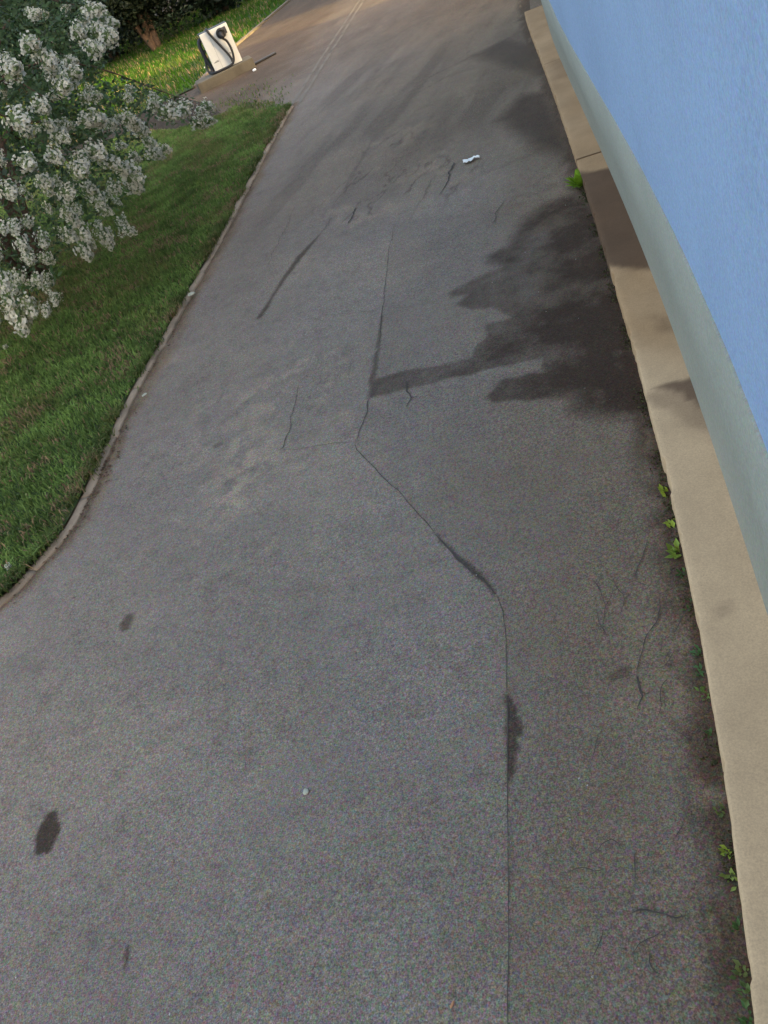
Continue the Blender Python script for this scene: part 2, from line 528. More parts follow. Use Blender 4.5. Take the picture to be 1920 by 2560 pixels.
# bay: soil spread over asphalt before the charger
bay = sstep(-5.5, -7.0, P2[:, 0] + 1.5 * (fbm(P2[:, 0], P2[:, 1]) - 0.5)) * sstep(16, 18, P2[:, 1])
dirt_glow = np.maximum(dirt_glow, 0.5 * bay)
wet = np.maximum(wet, 0.66 * bay * (0.75 + 0.5 * fbm(P2[:, 0] * 2, P2[:, 1] * 2)))  # soil tone plus painted shade, dimming the bay under open sky
wet = np.maximum(wet, 0.50 * sstep(15.5, 21.5, P2[:, 1]) * (0.7 + 0.6 * fbm(P2[:, 0] * 3 + 8, P2[:, 1] * 1.2)))  # painted shade: tones down the far asphalt where the sky is bright
pale = 1.0 * sstep(0.30, -0.15, poly_sdf(PJ, W([(590, 1090), (650, 1075), (690, 1140), (640, 1190), (620, 1250), (540, 1290), (560, 1180)]))) * sstep(0.36, 0.60, fbm(P2[:, 0] * 9, P2[:, 1] * 9))
pale = np.maximum(pale, 0.35 * sstep(0.4, -0.2, poly_sdf(PJ, W([(700, 1130), (880, 1115), (900, 1180), (820, 1230), (700, 1220)]))))
pale = np.maximum(pale, 0.22 * far * sstep(0.50, 0.34, st))
pale = np.maximum(pale, 0.6 * sstep(1.2, -0.5, poly_sdf(PJ, W([(560, 1300), (600, 1000), (760, 900), (900, 1100), (760, 1260)]))) * sstep(0.56, 0.70, fbm(P2[:, 0] * 6 + 3, P2[:, 1] * 6)))
pale = np.maximum(pale, 0.55 * rep * sstep(0.54, 0.68, fbm(P2[:, 0] * 3 + 21, P2[:, 1] * 2)))
pale = np.maximum(pale, 0.25 * sstep(0.55, 0.72, fbm(P2[:, 0] * 0.9 + 31, P2[:, 1] * 0.9)))
wear = np.clip(np.stack([wet, dirt_glow, pale], 1), 0, 1)
zz = 0.012 * (fbm(P2[:, 0] * 0.8, P2[:, 1] * 0.8, 2) - 0.5)
V = np.stack([P2[:, 0], P2[:, 1], zz], 1)
nx, ny = len(xs), len(ys)
ii = np.arange(nx * ny).reshape(ny, nx)
q = np.stack([ii[:-1, :-1], ii[:-1, 1:], ii[1:, 1:], ii[1:, :-1]], -1).reshape(-1, 4)
dm = fast_mesh('driveway', V, q, np.full(len(q), 4), smooth=True)
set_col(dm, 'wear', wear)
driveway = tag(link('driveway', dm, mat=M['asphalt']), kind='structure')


def dz(x, y): return 0.012 * (fbm(np.asarray(x, float) * 0.8, np.asarray(y, float) * 0.8, 2) - 0.5)


# cracks and seams in the asphalt: thin dark ribbons, each a part of the driveway
crack_n = 0


def crack(pts, wid, jitter=0.006, step=0.02):
    global crack_n
    crack_n += 1
    p = resample(W(pts), step)
    n = len(p); s = np.linspace(0, 1, n)
    k = np.linspace(0, 1, len(wid))
    sd = crack_n * 3.7
    ar = np.arange(n) * step
    t = np.gradient(p, axis=0); t /= np.linalg.norm(t, axis=1, keepdims=True) + 1e-9
    nr = np.stack([-t[:, 1], t[:, 0]], 1)
    p = p + nr * ((fbm(ar * 7 + sd, ar * 0 + sd, 3) - 0.5) * 6 * jitter)[:, None]
    w = np.interp(s, k, wid) * (0.35 + 1.3 * fbm(ar * 16 + sd, ar * 0 + 2 * sd, 3)) * np.minimum(1, np.minimum(s, 1 - s) * 12 + 0.1)
    a = p + nr * w[:, None] / 2; b = p - nr * w[:, None] / 2
    z = 0.0030 + 0.00025 * crack_n
    Vv = [(x, y, dz(x, y) + z) for x, y in a] + [(x, y, dz(x, y) + z) for x, y in b]
    Fc = [(n + i, n + i + 1, i + 1, i) for i in range(n - 1)]
    return link('crack', mesh_from('crack', Vv, Fc), driveway, M['crack'])


crack([(985, 560), (970, 640), (962, 720), (955, 800), (947, 868)], [0.003, 0.005, 0.004, 0.012])
crack([(922, 998), (918, 1030), (905, 1060), (888, 1105)], [0.01, 0.006, 0.006])
crack([(886, 1105), (892, 1125), (920, 1155), (1010, 1243), (1090, 1335)], [0.006, 0.005, 0.004, 0.006], 0.003)
crack([(1090, 1335), (1150, 1402), (1200, 1442), (1240, 1487)], [0.006, 0.014, 0.012, 0.006], 0.003)
crack([(1240, 1487), (1258, 1530), (1266, 1600), (1268, 1740)], [0.005, 0.003, 0.003], 0.002)
crack([(1268, 1740), (1270, 1900), (1271, 2100)], [0.006, 0.005, 0.003], 0.002)
crack([(1271, 2100), (1272, 2300), (1272, 2600)], [0.003, 0.003, 0.003], 0.002)
crack([(700, 1126), (780, 1118), (840, 1108), (886, 1104)], [0.004, 0.003, 0.003], 0.008)
crack([(748, 960), (735, 1020), (722, 1080), (706, 1122), (690, 1128)], [0.003, 0.004, 0.006], 0.01)
crack([(1015, 955), (1020, 980), (1030, 992), (1048, 988)], [0.02, 0.014, 0.006], 0.008)
crack([(1030, 992), (1022, 1005), (1012, 1020)], [0.008, 0.004], 0.006)
crack([(1652, 1495), (1640, 1560), (1612, 1605), (1596, 1655), (1590, 1690)], [0.004, 0.005, 0.003], 0.008)
crack([(1590, 1690), (1598, 1715), (1612, 1742), (1600, 1780)], [0.009, 0.010, 0.004], 0.006)
crack([(1612, 1742), (1632, 1732)], [0.006, 0.003], 0.004)
crack([(1575, 2290), (1605, 2273), (1640, 2282), (1690, 2298), (1720, 2290)], [0.004, 0.007, 0.008, 0.004], 0.006)
crack([(1628, 2375), (1624, 2410), (1635, 2430), (1652, 2440)], [0.004, 0.005, 0.004], 0.004)
crack([(1133, 408), (1122, 445), (1108, 475), (1096, 492)], [0.03, 0.016, 0.006], 0.01)
crack([(1585, 2130), (1588, 2170), (1590, 2215)], [0.004, 0.005], 0.004)
crack([(1620, 1350), (1600, 1410), (1588, 1450)], [0.003, 0.004], 0.006)
crack([(1720, 2060), (1700, 2085), (1690, 2100)], [0.003, 0.005], 0.004)
crack([(740, 510), (700, 600), (660, 680)], [0.003, 0.005, 0.003], 0.014)
crack([(890, 520), (880, 540), (870, 560)], [0.02, 0.012], 0.01)
crack([(1260, 500), (1245, 530), (1232, 560)], [0.006, 0.010], 0.01)
crack([(955, 775), (870, 785), (800, 790)], [0.004, 0.003], 0.008)

for k in range(16):
    cx_, cy_ = random.uniform(1500, 1690), random.uniform(1350, 2480)
    pts_ = [(cx_, cy_)]; a_ = random.uniform(0, 6.28)
    for _ in range(random.randint(3, 5)):
        a_ += random.uniform(-0.9, 0.9); cx_ += 22 * math.cos(a_); cy_ += 30 * math.sin(a_)
        if cx_ < 1740: pts_.append((cx_, cy_))
    if len(pts_) > 2: crack(pts_, [0.002, 0.0035, 0.002], 0.007)

# ------------------------------------------------------------------ concrete kerb under the wall, laid in lengths
kerb_root = tag(empty('wall_kerb', (0, 0, 0)), kind='structure')


def kerb_block(y0, y1, z_off):
    n = max(3, int((y1 - y0) / 0.02))
    y = np.linspace(y0, y1, n)
    chips = 0.010 * (fbm(y * 14, y * 0 + 3.3, 4) - 0.5) + 0.012 * (sstep(0.68, 0.8, fbm(y * 9, y * 0 + 8, 2)))
    xl = kerb_x(y) + chips
    xr = base_x(y) + 0.10
    zt = KERB_Z + z_off
    us = np.array([0, 0.012, 0.03, 0.12, 0.25, 0.38, 0.5, 0.62, 0.75, 0.88, 1.0])
    rows = [np.stack([xl - 0.004, y, np.full(n, -0.04)], 1), np.stack([xl, y, np.full(n, zt - 0.016)], 1)]
    wear_rows = [np.full(n, 0.6), np.full(n, 0.5)]
    for u in us[1:]:
        x = xl + (xr - xl) * u
        z = np.full(n, zt) + (0.003 * (fbm(x * 9, y * 9, 3) - 0.5)); z[:] -= 0.005 * max(0, 0.03 - u) / 0.03
        rows.append(np.stack([x, y, z], 1))
    V = np.vstack(rows); k = len(rows)
    ii = np.arange(k * n).reshape(k, n)
    q = np.stack([ii[:-1, :-1], ii[1:, :-1], ii[1:, 1:], ii[:-1, 1:]], -1).reshape(-1, 4)
    loops = list(q.ravel()); sizes = [4] * len(q)
    for e in (0, n - 1):                       # end faces
        f = [int(ii[r, e]) for r in range(k)]; base = len(V)
        V = np.vstack([V, [[V[ii[-1, e]][0], y[e], -0.04]]])
        f.append(base)
        loops += f if e == 0 else f[::-1]; sizes.append(len(f))
    P = V[:, :2]
    J = P + 0.10 * np.stack([fbm(P[:, 0] * 8, P[:, 1] * 8) - 0.5, fbm(P[:, 0] * 8 + 5, P[:, 1] * 8 + 2) - 0.5], 1)

    def K(px): return np.array([at(*p, KERB_Z) for p in px])[:, :2]
    w = 0.97 * sstep(0.07, -0.06, poly_sdf(J, K([(1350, 418), (1470, 430), (1620, 405), (1760, 655), (1620, 675), (1530, 668), (1420, 650)])))
    w = mx(w, 0.95 * sstep(0.025, -0.04, poly_sdf(J, K([(1635, 965), (1665, 950), (1780, 940), (1820, 1060), (1715, 995)]))))
    w = mx(w, 0.45 * sstep(0.06, -0.03, poly_sdf(J, K([(1600, 985), (1680, 975), (1800, 1010), (1850, 1120), (1720, 1055)]))))
    w = mx(w, 0.45 * sstep(0.06, -0.05, poly_sdf(J, K([(1640, 790), (1680, 785), (1690, 830), (1655, 830)]))))
    w = mx(w, 0.30 * sstep(0.10, -0.1, poly_sdf(J, K([(1370, 150), (1420, 140), (1440, 190), (1385, 200)]))))
    w = mx(w, 0.25 * sstep(0.03, -0.02, poly_sdf(J, K([(1775, 1515), (1830, 1510), (1835, 1550), (1790, 1555)]))))
    w = mx(w, 0.55 * sstep(0.03, 0.0, np.abs(P[:, 1] - y0)), 0.55 * sstep(0.03, 0.0, np.abs(P[:, 1] - y1)))
    gdirt = 0.9 * sstep(4.2, 5.4, P[:, 1] + 0.8 * (fbm(P[:, 0] * 3, P[:, 1] * 2) - 0.5)) * (0.5 + 0.5 * fbm(P[:, 0] * 5, P[:, 1] * 2))
    me = fast_mesh('kerb_length', V, loops, sizes)
    set_col(me, 'wear', np.clip(np.stack([w, gdirt, 0 * w], 1), 0, 1))
    link('kerb_length', me, kerb_root, M['kerb'])


for y0, y1, zo in ((-1.5, 0.55, 0.0), (0.554, 8.785, 0.0), (8.795, 12.885, 0.003), (12.892, 16.85, -0.002)):
    kerb_block(y0, y1, zo)

# ------------------------------------------------------------------ building with the blue wall
bld = tag(empty('building', (0.4, 8, 0)), 'light blue plastered building wall with grey green skirting above the concrete kerb', 'building')
YB0, YB1, ZB = -6.0, 18.5, 10.5


def place(me, name, parent, mat):
    o = link(name, me, parent, mat); o.matrix_parent_inverse = Matrix.Translation(-Vector(parent.location)); return o


yw = np.linspace(YB0, YB1, 160)


def wall_sheet(name, rows, mat, close_back=None):
    k = len(rows); n = len(rows[0]); V = np.vstack(rows); ii = np.arange(k * n).reshape(k, n)
    q = np.stack([ii[:-1, :-1], ii[:-1, 1:], ii[1:, 1:], ii[1:, :-1]], -1).reshape(-1, 4)
    me = fast_mesh(name, V, q, np.full(len(q), 4))
    return place(me, name, bld, mat)


def row(x, z): return np.stack([x, yw, np.full(len(yw), float(z))], 1)


bx_, ux_ = base_x(yw), blue_x(yw)
wob = 0.004 * (fbm(yw * 2.5, yw * 0, 3) - 0.5)
wall_sheet('skirting', [row(bx_, -0.05), row(bx_ + (ux_ - bx_) * 0.5, 0.6), row(ux_, SK_Z - 0.004), row(ux_ + 0.006, SK_Z), row(ux_ + 0.03, SK_Z + 0.001)], M['skirting'])
wall_sheet('wall', [row(ux_ + 0.012 + wob, SK_Z - 0.03), row(ux_ + 0.012 + wob, 2.4), row(ux_ + 0.012, 4.5), row(ux_ + 0.012, ZB), row(ux_ + 0.25, ZB)], M['wall'])
x0 = float(ux_[-1]) + 0.02
bm = bmesh.new()
bmesh.ops.create_cube(bm, size=1)
for v in bm.verts:
    v.co = Vector(((0.62 if v.co.x < 0 else 9.0), (YB0 if v.co.y < 0 else YB1), (-0.05 if v.co.z < 0 else ZB - 0.01)))
me = bpy.data.meshes.new('rear_wall'); bm.to_mesh(me); bm.free()
place(me, 'rear_wall', bld, M['render'])
# end return that closes the street wall against the block
me = mesh_from('end_wall', [(base_x(YB1), YB1, -0.05), (0.7, YB1, -0.05), (0.7, YB1, ZB), (float(ux_[-1]) + 0.012, YB1, ZB),
                            (float(ux_[-1]) + 0.012, YB1, SK_Z), (float(ux_[-1]), YB1, SK_Z)], [(0, 1, 2, 3, 4, 5)])
place(me, 'end_wall', bld, M['wall'])
bm = bmesh.new(); bmesh.ops.create_cube(bm, size=1)
for v in bm.verts:
    v.co = Vector(((-0.28 if v.co.x < 0 else 9.3), (YB0 - .3 if v.co.y < 0 else YB1 + .1), (ZB + 0.003 if v.co.z < 0 else ZB + 0.2)))
me = bpy.data.meshes.new('roof'); bm.to_mesh(me); bm.free()
place(me, 'roof', bld, M['roof'])


def box_mesh(name, x0, x1, y0, y1, z0, z1, bev=0.0):
    bm = bmesh.new(); bmesh.ops.create_cube(bm, size=1)
    for v in bm.verts:
        v.co = Vector(((x0 if v.co.x < 0 else x1), (y0 if v.co.y < 0 else y1), (z0 if v.co.z < 0 else z1)))
    if bev: bmesh.ops.bevel(bm, geom=bm.edges[:], offset=bev, segments=2, affect='EDGES', profile=0.6)
    me = bpy.data.meshes.new(name); bm.to_mesh(me); bm.free()
    return me


# unseen tall block and low wall, added to cast shade around the sunlit band
nb = tag(empty('shade_block', (1, 30, 0)), 'unseen cream block added to shade the far ground and trees', 'building')
place(box_mesh('wall', 0.6, 9, 26.2, 60, -0.05, 13.5), 'wall', nb, M['render'])
place(box_mesh('roof', 0.3, 9.3, 26.0, 60.3, 13.503, 13.8), 'roof', nb, M['roof'])
gw = link('shade_wall', box_mesh('shade_wall', 0.55, 0.85, 18.7, 26.0, -0.05, 1.15, 0.02), None, M['render'])
tag(gw, 'unseen low cream wall added to shade the asphalt by the gap', 'wall')

# ------------------------------------------------------------------ lawn edging stones
edge_root = tag(empty('lawn_kerb', (0, 0, 0)), kind='structure')
le = resample(chaikin(lawn_ext, 3), 0.05)
te = np.gradient(le, axis=0); te /= np.linalg.norm(te, axis=1, keepdims=True)
ne = np.stack([-te[:, 1], te[:, 0], 0 * te[:, 0]], 1)          # towards the lawn (left of travel)
i = 0
kk = 0
while i < len(le) - 4:
    n = min(int(0.9 / 0.05), len(le) - 1 - i)
    a = le[i:i + n + 1]; nn = ne[i:i + n + 1]
    s = np.arange(len(a)) * 0.05 + kk * 5.1
    top = 0.020 + 0.024 * (fbm(s * 3, s * 0 + kk, 3) - 0.5) + random.uniform(-0.008, 0.008)
    off0 = 0.045 * (fbm(s * 5, s * 0 + 40, 3) - 0.5)
    wdt = 0.115 + 0.07 * (fbm(s * 4, s * 0 + 90, 3) - 0.5)
    prof = []
    for u, zf in ((0, -1), (0.0, 0.5), (0.12, 0.9), (0.4, 1.0), (0.75, 1.0), (1.0, 0.8), (1.02, -1)):
        pt = a + nn * (off0 + u * wdt)[:, None]
        pt[:, 2] = np.where(zf < 0, -0.03, top * zf + 0.006 * (fbm(s * 11 + u * 9, s * 0 + u * 5, 2) - 0.5))
        prof.append(pt)
    a0 = np.vstack(prof); k = len(prof); m_ = len(a); jj = np.arange(k * m_).reshape(k, m_)
    q = np.stack([jj[:-1, :-1], jj[1:, :-1], jj[1:, 1:], jj[:-1, 1:]], -1).reshape(-1, 4)[:, ::-1]
    loops = list(q.ravel()); sizes = [4] * len(q)
    loops += [int(v) for v in jj[:, 0]] + [int(v) for v in jj[::-1, -1]]; sizes += [k, k]
    link('edging_stone', fast_mesh('edging_stone', a0, loops, sizes), edge_root, M['edging'])
    i += n; kk += 1
    if i < len(le) - 4 and random.random() < 0.9:
        le[i:i + 1] += te[i:i + 1] * 0.012

# ------------------------------------------------------------------ lawns
lawn_in = (le + ne * 0.09)
far_edge = np.array([at(735, 262), at(690, 275), at(640, 280), at(590, 272), at(560, 290), at(500, 310), at(440, 330), at(330, 330)])
near_poly = np.vstack([lawn_in[:, :2], far_edge[:, :2], [[-16, 21.0], [-30, 22], [-30, 0.5], [-9, 1.2]]])
lit_poly = np.array([[-10.2, 24.6], [-10.35, 29.4], [-9.75, 36.3], [-9.9, 46], [-9.9, 60], [-70, 60], [-70, 24], [-14, 23.4]])


def sheet(name, poly, z, mat, kind='structure'):
    bm = bmesh.new(); vs = [bm.verts.new((float(p[0]), float(p[1]), z)) for p in poly]
    f = bm.faces.new(vs); bmesh.ops.triangulate(bm, faces=[f])
    bmesh.ops.recalc_face_normals(bm, faces=bm.faces[:])
    me = bpy.data.meshes.new(name); bm.to_mesh(me); bm.free()
    return tag(link(name, me, None, mat), kind=kind)


sheet('lawn', near_poly, 0.03, M['turf'])
sheet('far_lawn', lit_poly, 0.03, M['turf'])
soil_poly = np.array([at(330, 331), at(440, 331), at(500, 311), at(560, 291), at(520, 262), at(470, 250), at(440, 235), at(300, 260)])[:, :2]
sheet('soil_bed', np.vstack([soil_poly, [[-16, 23.0], [-16, 20.9]]]), 0.025, M['soil'])


def blades(name, P, z, hgt, wid, cols, lean=0.6, kind='stuff', parent=None):
    n = len(P)
    a = rng.uniform(0, 2 * np.pi, n)
    h = hgt * rng.uniform(0.55, 1.35, n); w = wid * rng.uniform(0.7, 1.3, n)
    b = rng.uniform(0, 2 * np.pi, n); ln = h * lean * rng.uniform(0.1, 1.3, n)
    p0 = np.stack([P[:, 0] - np.cos(a) * w / 2, P[:, 1] - np.sin(a) * w / 2, np.full(n, z)], 1)
    p1 = np.stack([P[:, 0] + np.cos(a) * w / 2, P[:, 1] + np.sin(a) * w / 2, np.full(n, z)], 1)
    md = np.stack([np.cos(b) * ln * 0.35, np.sin(b) * ln * 0.35, h * 0.62], 1)
    p2 = p1 + md; p3 = p0 + md
    p4 = np.stack([P[:, 0] + np.cos(b) * ln, P[:, 1] + np.sin(b) * ln, z + h * np.clip(1.05 - 0.35 * ln / h, 0.5, 1)], 1)
    V = np.stack([p0, p1, p2, p3, p4], 1).reshape(-1, 3)
    o = np.arange(n)[:, None] * 5
    loops = np.concatenate([o + [0, 1, 2, 3], o + [3, 2, 4]], 1).ravel()
    sizes = np.tile([4, 3], n)
    me = fast_mesh(name, V, loops, sizes)
    set_col(me, 'tint', np.repeat(cols, 5, 0))
    ob = link(name, me, parent, M['grass'])
    return ob


def scatter(poly, n, xr, yr, dens=None):
    out = []; tot = 0
    while tot < n:
        p = np.stack([rng.uniform(*xr, n), rng.uniform(*yr, n)], 1)
        k = poly_sdf(p, poly) < 0.0
        p = p[k]
        if dens is not None: p = p[rng.random(len(p)) < dens(p)]
        out.append(p); tot += len(p)
        if len(p) == 0: break
    return np.vstack(out)[:n]


def grass_cols(P, base, var=0.35):
    n = len(P)
    f = fbm(P[:, 0] * 1.3, P[:, 1] * 1.3, 4); f2 = fbm(P[:, 0] * 5 + 9, P[:, 1] * 5, 3)
    c = np.tile(np.array(base), (n, 1)) * (1 + var * (rng.random((n, 1)) - 0.5) * 2)
    f3 = fbm(P[:, 0] * 2.2 + 50, P[:, 1] * 2.2 + 8, 3)
    c *= ((0.50 + 1.05 * f2) * (0.55 + 0.95 * f3))[:, None]
    yel = 0.7 * sstep(0.48, 0.72, f)[:, None] * rng.random((n, 1))
    c = c * (1 - yel) + np.array([0.19, 0.155, 0.055]) * yel
    dry = (rng.random(n) < 0.06 + 0.45 * sstep(0.56, 0.70, fbm(P[:, 0] * 3.1 + 77, P[:, 1] * 3.1, 3)))
    c[dry] = np.array([0.30, 0.20, 0.11]) * rng.uniform(0.6, 1.3, (dry.sum(), 1))
    return np.clip(c, 0.004, 1)


def dn(p):
    return np.clip(1.25 - 0.10 * np.abs(p[:, 0] + 5), 0.18, 1)


Pg = scatter(near_poly, 250000, (-14, -4.6), (2.0, 21.5), dn)
tag(blades('grass', Pg, 0.03, 0.062, 0.012, grass_cols(Pg, (0.138, 0.205, 0.050)), 0.8),
    'mown green grass of the lawn left of the driveway', 'grass', kind='stuff')
# tufts leaning over the edging
ed = le[(le[:, 1] > 2.5)]
idx = rng.integers(0, len(le) - 1, 16000)
Pt = (le[idx] + ne[idx] * rng.normal(0.125, 0.045, (16000, 1)))[:, :2]
Pt = Pt[rng.random(len(Pt)) < sstep(0.35, 0.6, fbm(Pt[:, 0] * 3, Pt[:, 1] * 3))]
tag(blades('edge_grass', Pt, 0.03, 0.075, 0.009, grass_cols(Pt, (0.11, 0.15, 0.04)), 1.0),
    'longer grass hanging over the lawn edging', 'grass', kind='stuff')
Pl = scatter(lit_poly, 60000, (-34, -9.6), (23.5, 52), lambda p: np.clip(1.3 - 0.03 * (p[:, 1] - 24), 0.1, 1))
tag(blades('far_grass', Pl, 0.03, 0.16, 0.022, grass_cols(Pl, (0.038, 0.105, 0.006), 0.3), 0.6),
    'sunlit long grass behind the white charging cabinet', 'grass', kind='stuff')
# sparse weeds in the bay in front of the charger
pw = np.vstack([np.array([at(rng.normal(655, 45), rng.normal(235, 16)) for _ in range(260)]), np.array([at(rng.normal(640, 55), rng.normal(265, 7)) for _ in range(700)])])[:, :2]
pw = pw[pw[:, 0] < -5.7]
tag(blades('bay_grass', pw, 0.01, 0.055, 0.016, grass_cols(pw, (0.09, 0.14, 0.035)), 0.9), 'sparse weeds in the soil before the charger plinth', 'grass', kind='stuff')

# flush concrete strip continuing the line of the edging
fl = np.array([at(738, 262), at(790, 178), at(840, 100), at(893, 18), at(935, -45)])
fl = resample(fl, 0.25); tf = np.gradient(fl, axis=0); tf /= np.linalg.norm(tf, axis=1, keepdims=True); nf = np.stack([-tf[:, 1], tf[:, 0]], 1)
flush_root = tag(empty('flush_strip', (0, 0, 0)), kind='structure')
for o0, o1 in ((-0.14, -0.06), (0.06, 0.14)):
    jw = 0.03 * (fbm(np.arange(len(fl)) * 0.5 + o0 * 50, np.zeros(len(fl)), 2) - 0.5)
    A = fl[:, :2] + nf * (o0 + jw)[:, None]; B = fl[:, :2] + nf * (o1 + jw)[:, None]
    n = len(A)
    Vv = [(x, y, float(dz(x, y)) + 0.006) for x, y in A] + [(x, y, float(dz(x, y)) + 0.006) for x, y in B]
    link('concrete_strip', mesh_from('concrete_strip', Vv, [(i, i + 1, n + i + 1, n + i) for i in range(n - 1)]), flush_root, M['flush'])
# pale edging of the far lawn
fe = resample(np.array([[-10.2, 24.7, 0], [-10.33, 29.4, 0], [-9.73, 36.3, 0], [-9.88, 46, 0], [-9.88, 60, 0]]), 1.0)
far_root = tag(empty('far_kerb', (0, 0, 0)), kind='structure')
for i in range(len(fe) - 1):
    a, b = fe[i], fe[i + 1]; L = np.linalg.norm(b - a)
    me = box_mesh('edging_stone', -0.07, 0.07, 0.006, L - 0.006, -0.05, 0.07, 0.012)
    o = link('edging_stone', me, far_root, M['flush'])
    o.location = a; o.rotation_euler = (0, 0, math.atan2(-(b - a)[0], (b - a)[1]))


# ------------------------------------------------------------------ charging cabinet on its plinth
def tube(pts, rad, seg=8, cap=True):
    p = np.asarray(pts, float); n = len(p)
    t = np.gradient(p, axis=0); t /= np.linalg.norm(t, axis=1, keepdims=True)
    up = np.array([0.0, 0.0, 1.0]); V = []
    nprev = None
    for i in range(n):
        if nprev is None:
            a = np.cross(t[i], up if abs(t[i][2]) < 0.9 else np.array([1.0, 0, 0]))
        else:
            a = nprev - t[i] * (nprev @ t[i])
        a /= np.linalg.norm(a); nprev = a; b = np.cross(t[i], a)
        r_ = rad[i] if hasattr(rad, '__len__') else rad
        for k in range(seg):
            an = 2 * math.pi * k / seg; V.append(p[i] + r_ * (math.cos(an) * a + math.sin(an) * b))
    Fc = [(i * seg + k, i * seg + (k + 1) % seg, (i + 1) * seg + (k + 1) % seg, (i + 1) * seg + k) for i in range(n - 1) for k in range(seg)]
    if cap: Fc += [tuple(range(seg))[::-1], tuple((n - 1) * seg + k for k in range(seg))]
    return V, Fc


TH = math.radians(24)
PL_Z = 0.25
c0 = at(541, 184, PL_Z)                      # front lower left corner of the cabinet
ux = np.array([math.cos(TH), math.sin(TH), 0]); uy = np.array([-math.sin(TH), math.cos(TH), 0])
BW, BH, BD = 0.80, 0.98, 0.34
org = c0 + ux * BW / 2
pl = link('concrete_plinth', box_mesh('concrete_plinth', -1.02, 0.66, -0.24, 0.55, -0.05, PL_Z, 0.025), None, M['plinth'])
pl.location = (org[0], org[1], 0); pl.rotation_euler = (0, 0, TH)
tag(pl, 'low concrete plinth carrying the white charging cabinet', 'plinth')
ch = tag(empty('charging_station', (org[0], org[1], PL_Z), TH), 'white charging cabinet with a looped black cable and plug on a concrete plinth', 'charger')
link('cabinet', box_mesh('cabinet', -BW / 2 + .004, BW / 2 - .004, 0.012, BD, 0.003, BH - 0.01, 0.008), ch, M['darkmetal'])
fp = link('front_panel', box_mesh('front_panel', -BW / 2, BW / 2, -0.012, 0.010, 0.006, BH, 0.010), ch, M['cabinet'])
link('side_panel', box_mesh('side_panel', BW / 2 - 0.003, BW / 2 + 0.006, 0.02, BD - 0.01, 0.02, BH - 0.02, 0.002), ch, M['cabinet'])
link('lid', box_mesh('lid', -BW / 2 - .01, BW / 2 + .01, 0.011, BD + .01, BH - 0.012, BH + 0.012, 0.006), ch, M['black'])
# seams, screen and print on the front
link('panel_seam', box_mesh('panel_seam', -0.17, -0.166, -0.0135, -0.011, 0.02, BH - 0.02), fp, M['print'])
for (xx, z, w_, h_) in ((-0.26, 0.235, 0.15, 0.016), (-0.24, 0.262, 0.09, 0.010), (0.16, 0.30, 0.07, 0.014), (0.18, 0.28, 0.05, 0.008), (0.26, 0.70, 0.012, 0.10)):
    link('printed_mark', box_mesh('printed_mark', xx - w_ / 2, xx + w_ / 2, -0.0145, -0.0115, z, z + h_), fp, M['print'])
# holster
hx, hz = 0.16, 0.80
hol = link('holster', mesh_from('holster', *tube([(hx, 0.0, hz), (hx, -0.05, hz), (hx, -0.07, hz - .01), (hx, -0.075, hz - .01)], [0.135, 0.13, 0.115, 0.08], 14), smooth=True), ch, M['black'])
link('holster_hood', box_mesh('holster_hood', hx - .02, hx + .17, -0.07, -0.012, hz - 0.05, hz + 0.12, 0.02), hol, M['darkmetal'])
plug = link('plug', mesh_from('plug', *tube([(hx - .02, -0.07, hz + .01), (hx - .02, -0.13, hz - .01), (hx - .01, -0.15, hz - .06), (hx, -0.14, hz - .14)], [0.06, 0.062, 0.05, 0.035], 12), smooth=True), ch, M['black'])


def bez(ctrl, n=40):
    c = np.asarray(ctrl, float); p = chaikin(c, 4); return p


cable1 = bez([(hx, -0.14, hz - .13), (hx + .06, -0.12, 0.60), (hx + .09, -0.10, 0.40), (hx + .06, -0.10, 0.2), (hx - .01, -0.10, 0.06),
              (hx - .14, -0.13, 0.035), (hx - .33, -0.13, 0.035), (-0.44, -0.09, 0.04), (-0.55, 0.06, 0.05), (-0.58, 0.12, 0.16), (-0.54, 0.14, 0.32), (-0.48, 0.15, 0.5), (-0.41, 0.16, 0.6)])
link('cable', mesh_from('cable', *tube(cable1, 0.032, 8), smooth=True), ch, M['black'])
cable2 = bez([(-0.14, 0.16, BH + 0.0), (-0.16, 0.05, BH + 0.06), (-0.16, -0.05, BH + 0.02), (-0.10, -0.06, 0.82), (0.00, -0.07, 0.58), (0.10, -0.08, 0.34), (0.15, -0.09, 0.16), (0.13, -0.10, 0.09)])
link('cable', mesh_from('cable', *tube(cable2, 0.032, 8), smooth=True), ch, M['black'])
cable3 = bez([(-0.41, 0.20, 0.86), (-0.50, 0.16, 0.80), (-0.50, 0.14, 0.5), (-0.46, 0.12, 0.22), (-0.44, 0.1, 0.10), (-0.52, 0.05, 0.05)])
link('cable', mesh_from('cable', *tube(cable3, 0.055, 8), smooth=True), ch, M['black'])
# dark strip lying on the ground by the plinth
sa, sb = at(632, 166), at(690, 135)
L = np.linalg.norm(sb - sa)
st_ = link('dark_strip', box_mesh('dark_strip', 0, L, -0.07, 0.07, 0.012, 0.06, 0.02), None, M['black'])
st_.location = (sa[0], sa[1], 0); st_.rotation_euler = (0, 0, math.atan2(sb[1] - sa[1], sb[0] - sa[0]))
tag(st_, 'thin black strip on the asphalt right of the charger plinth', 'strip')


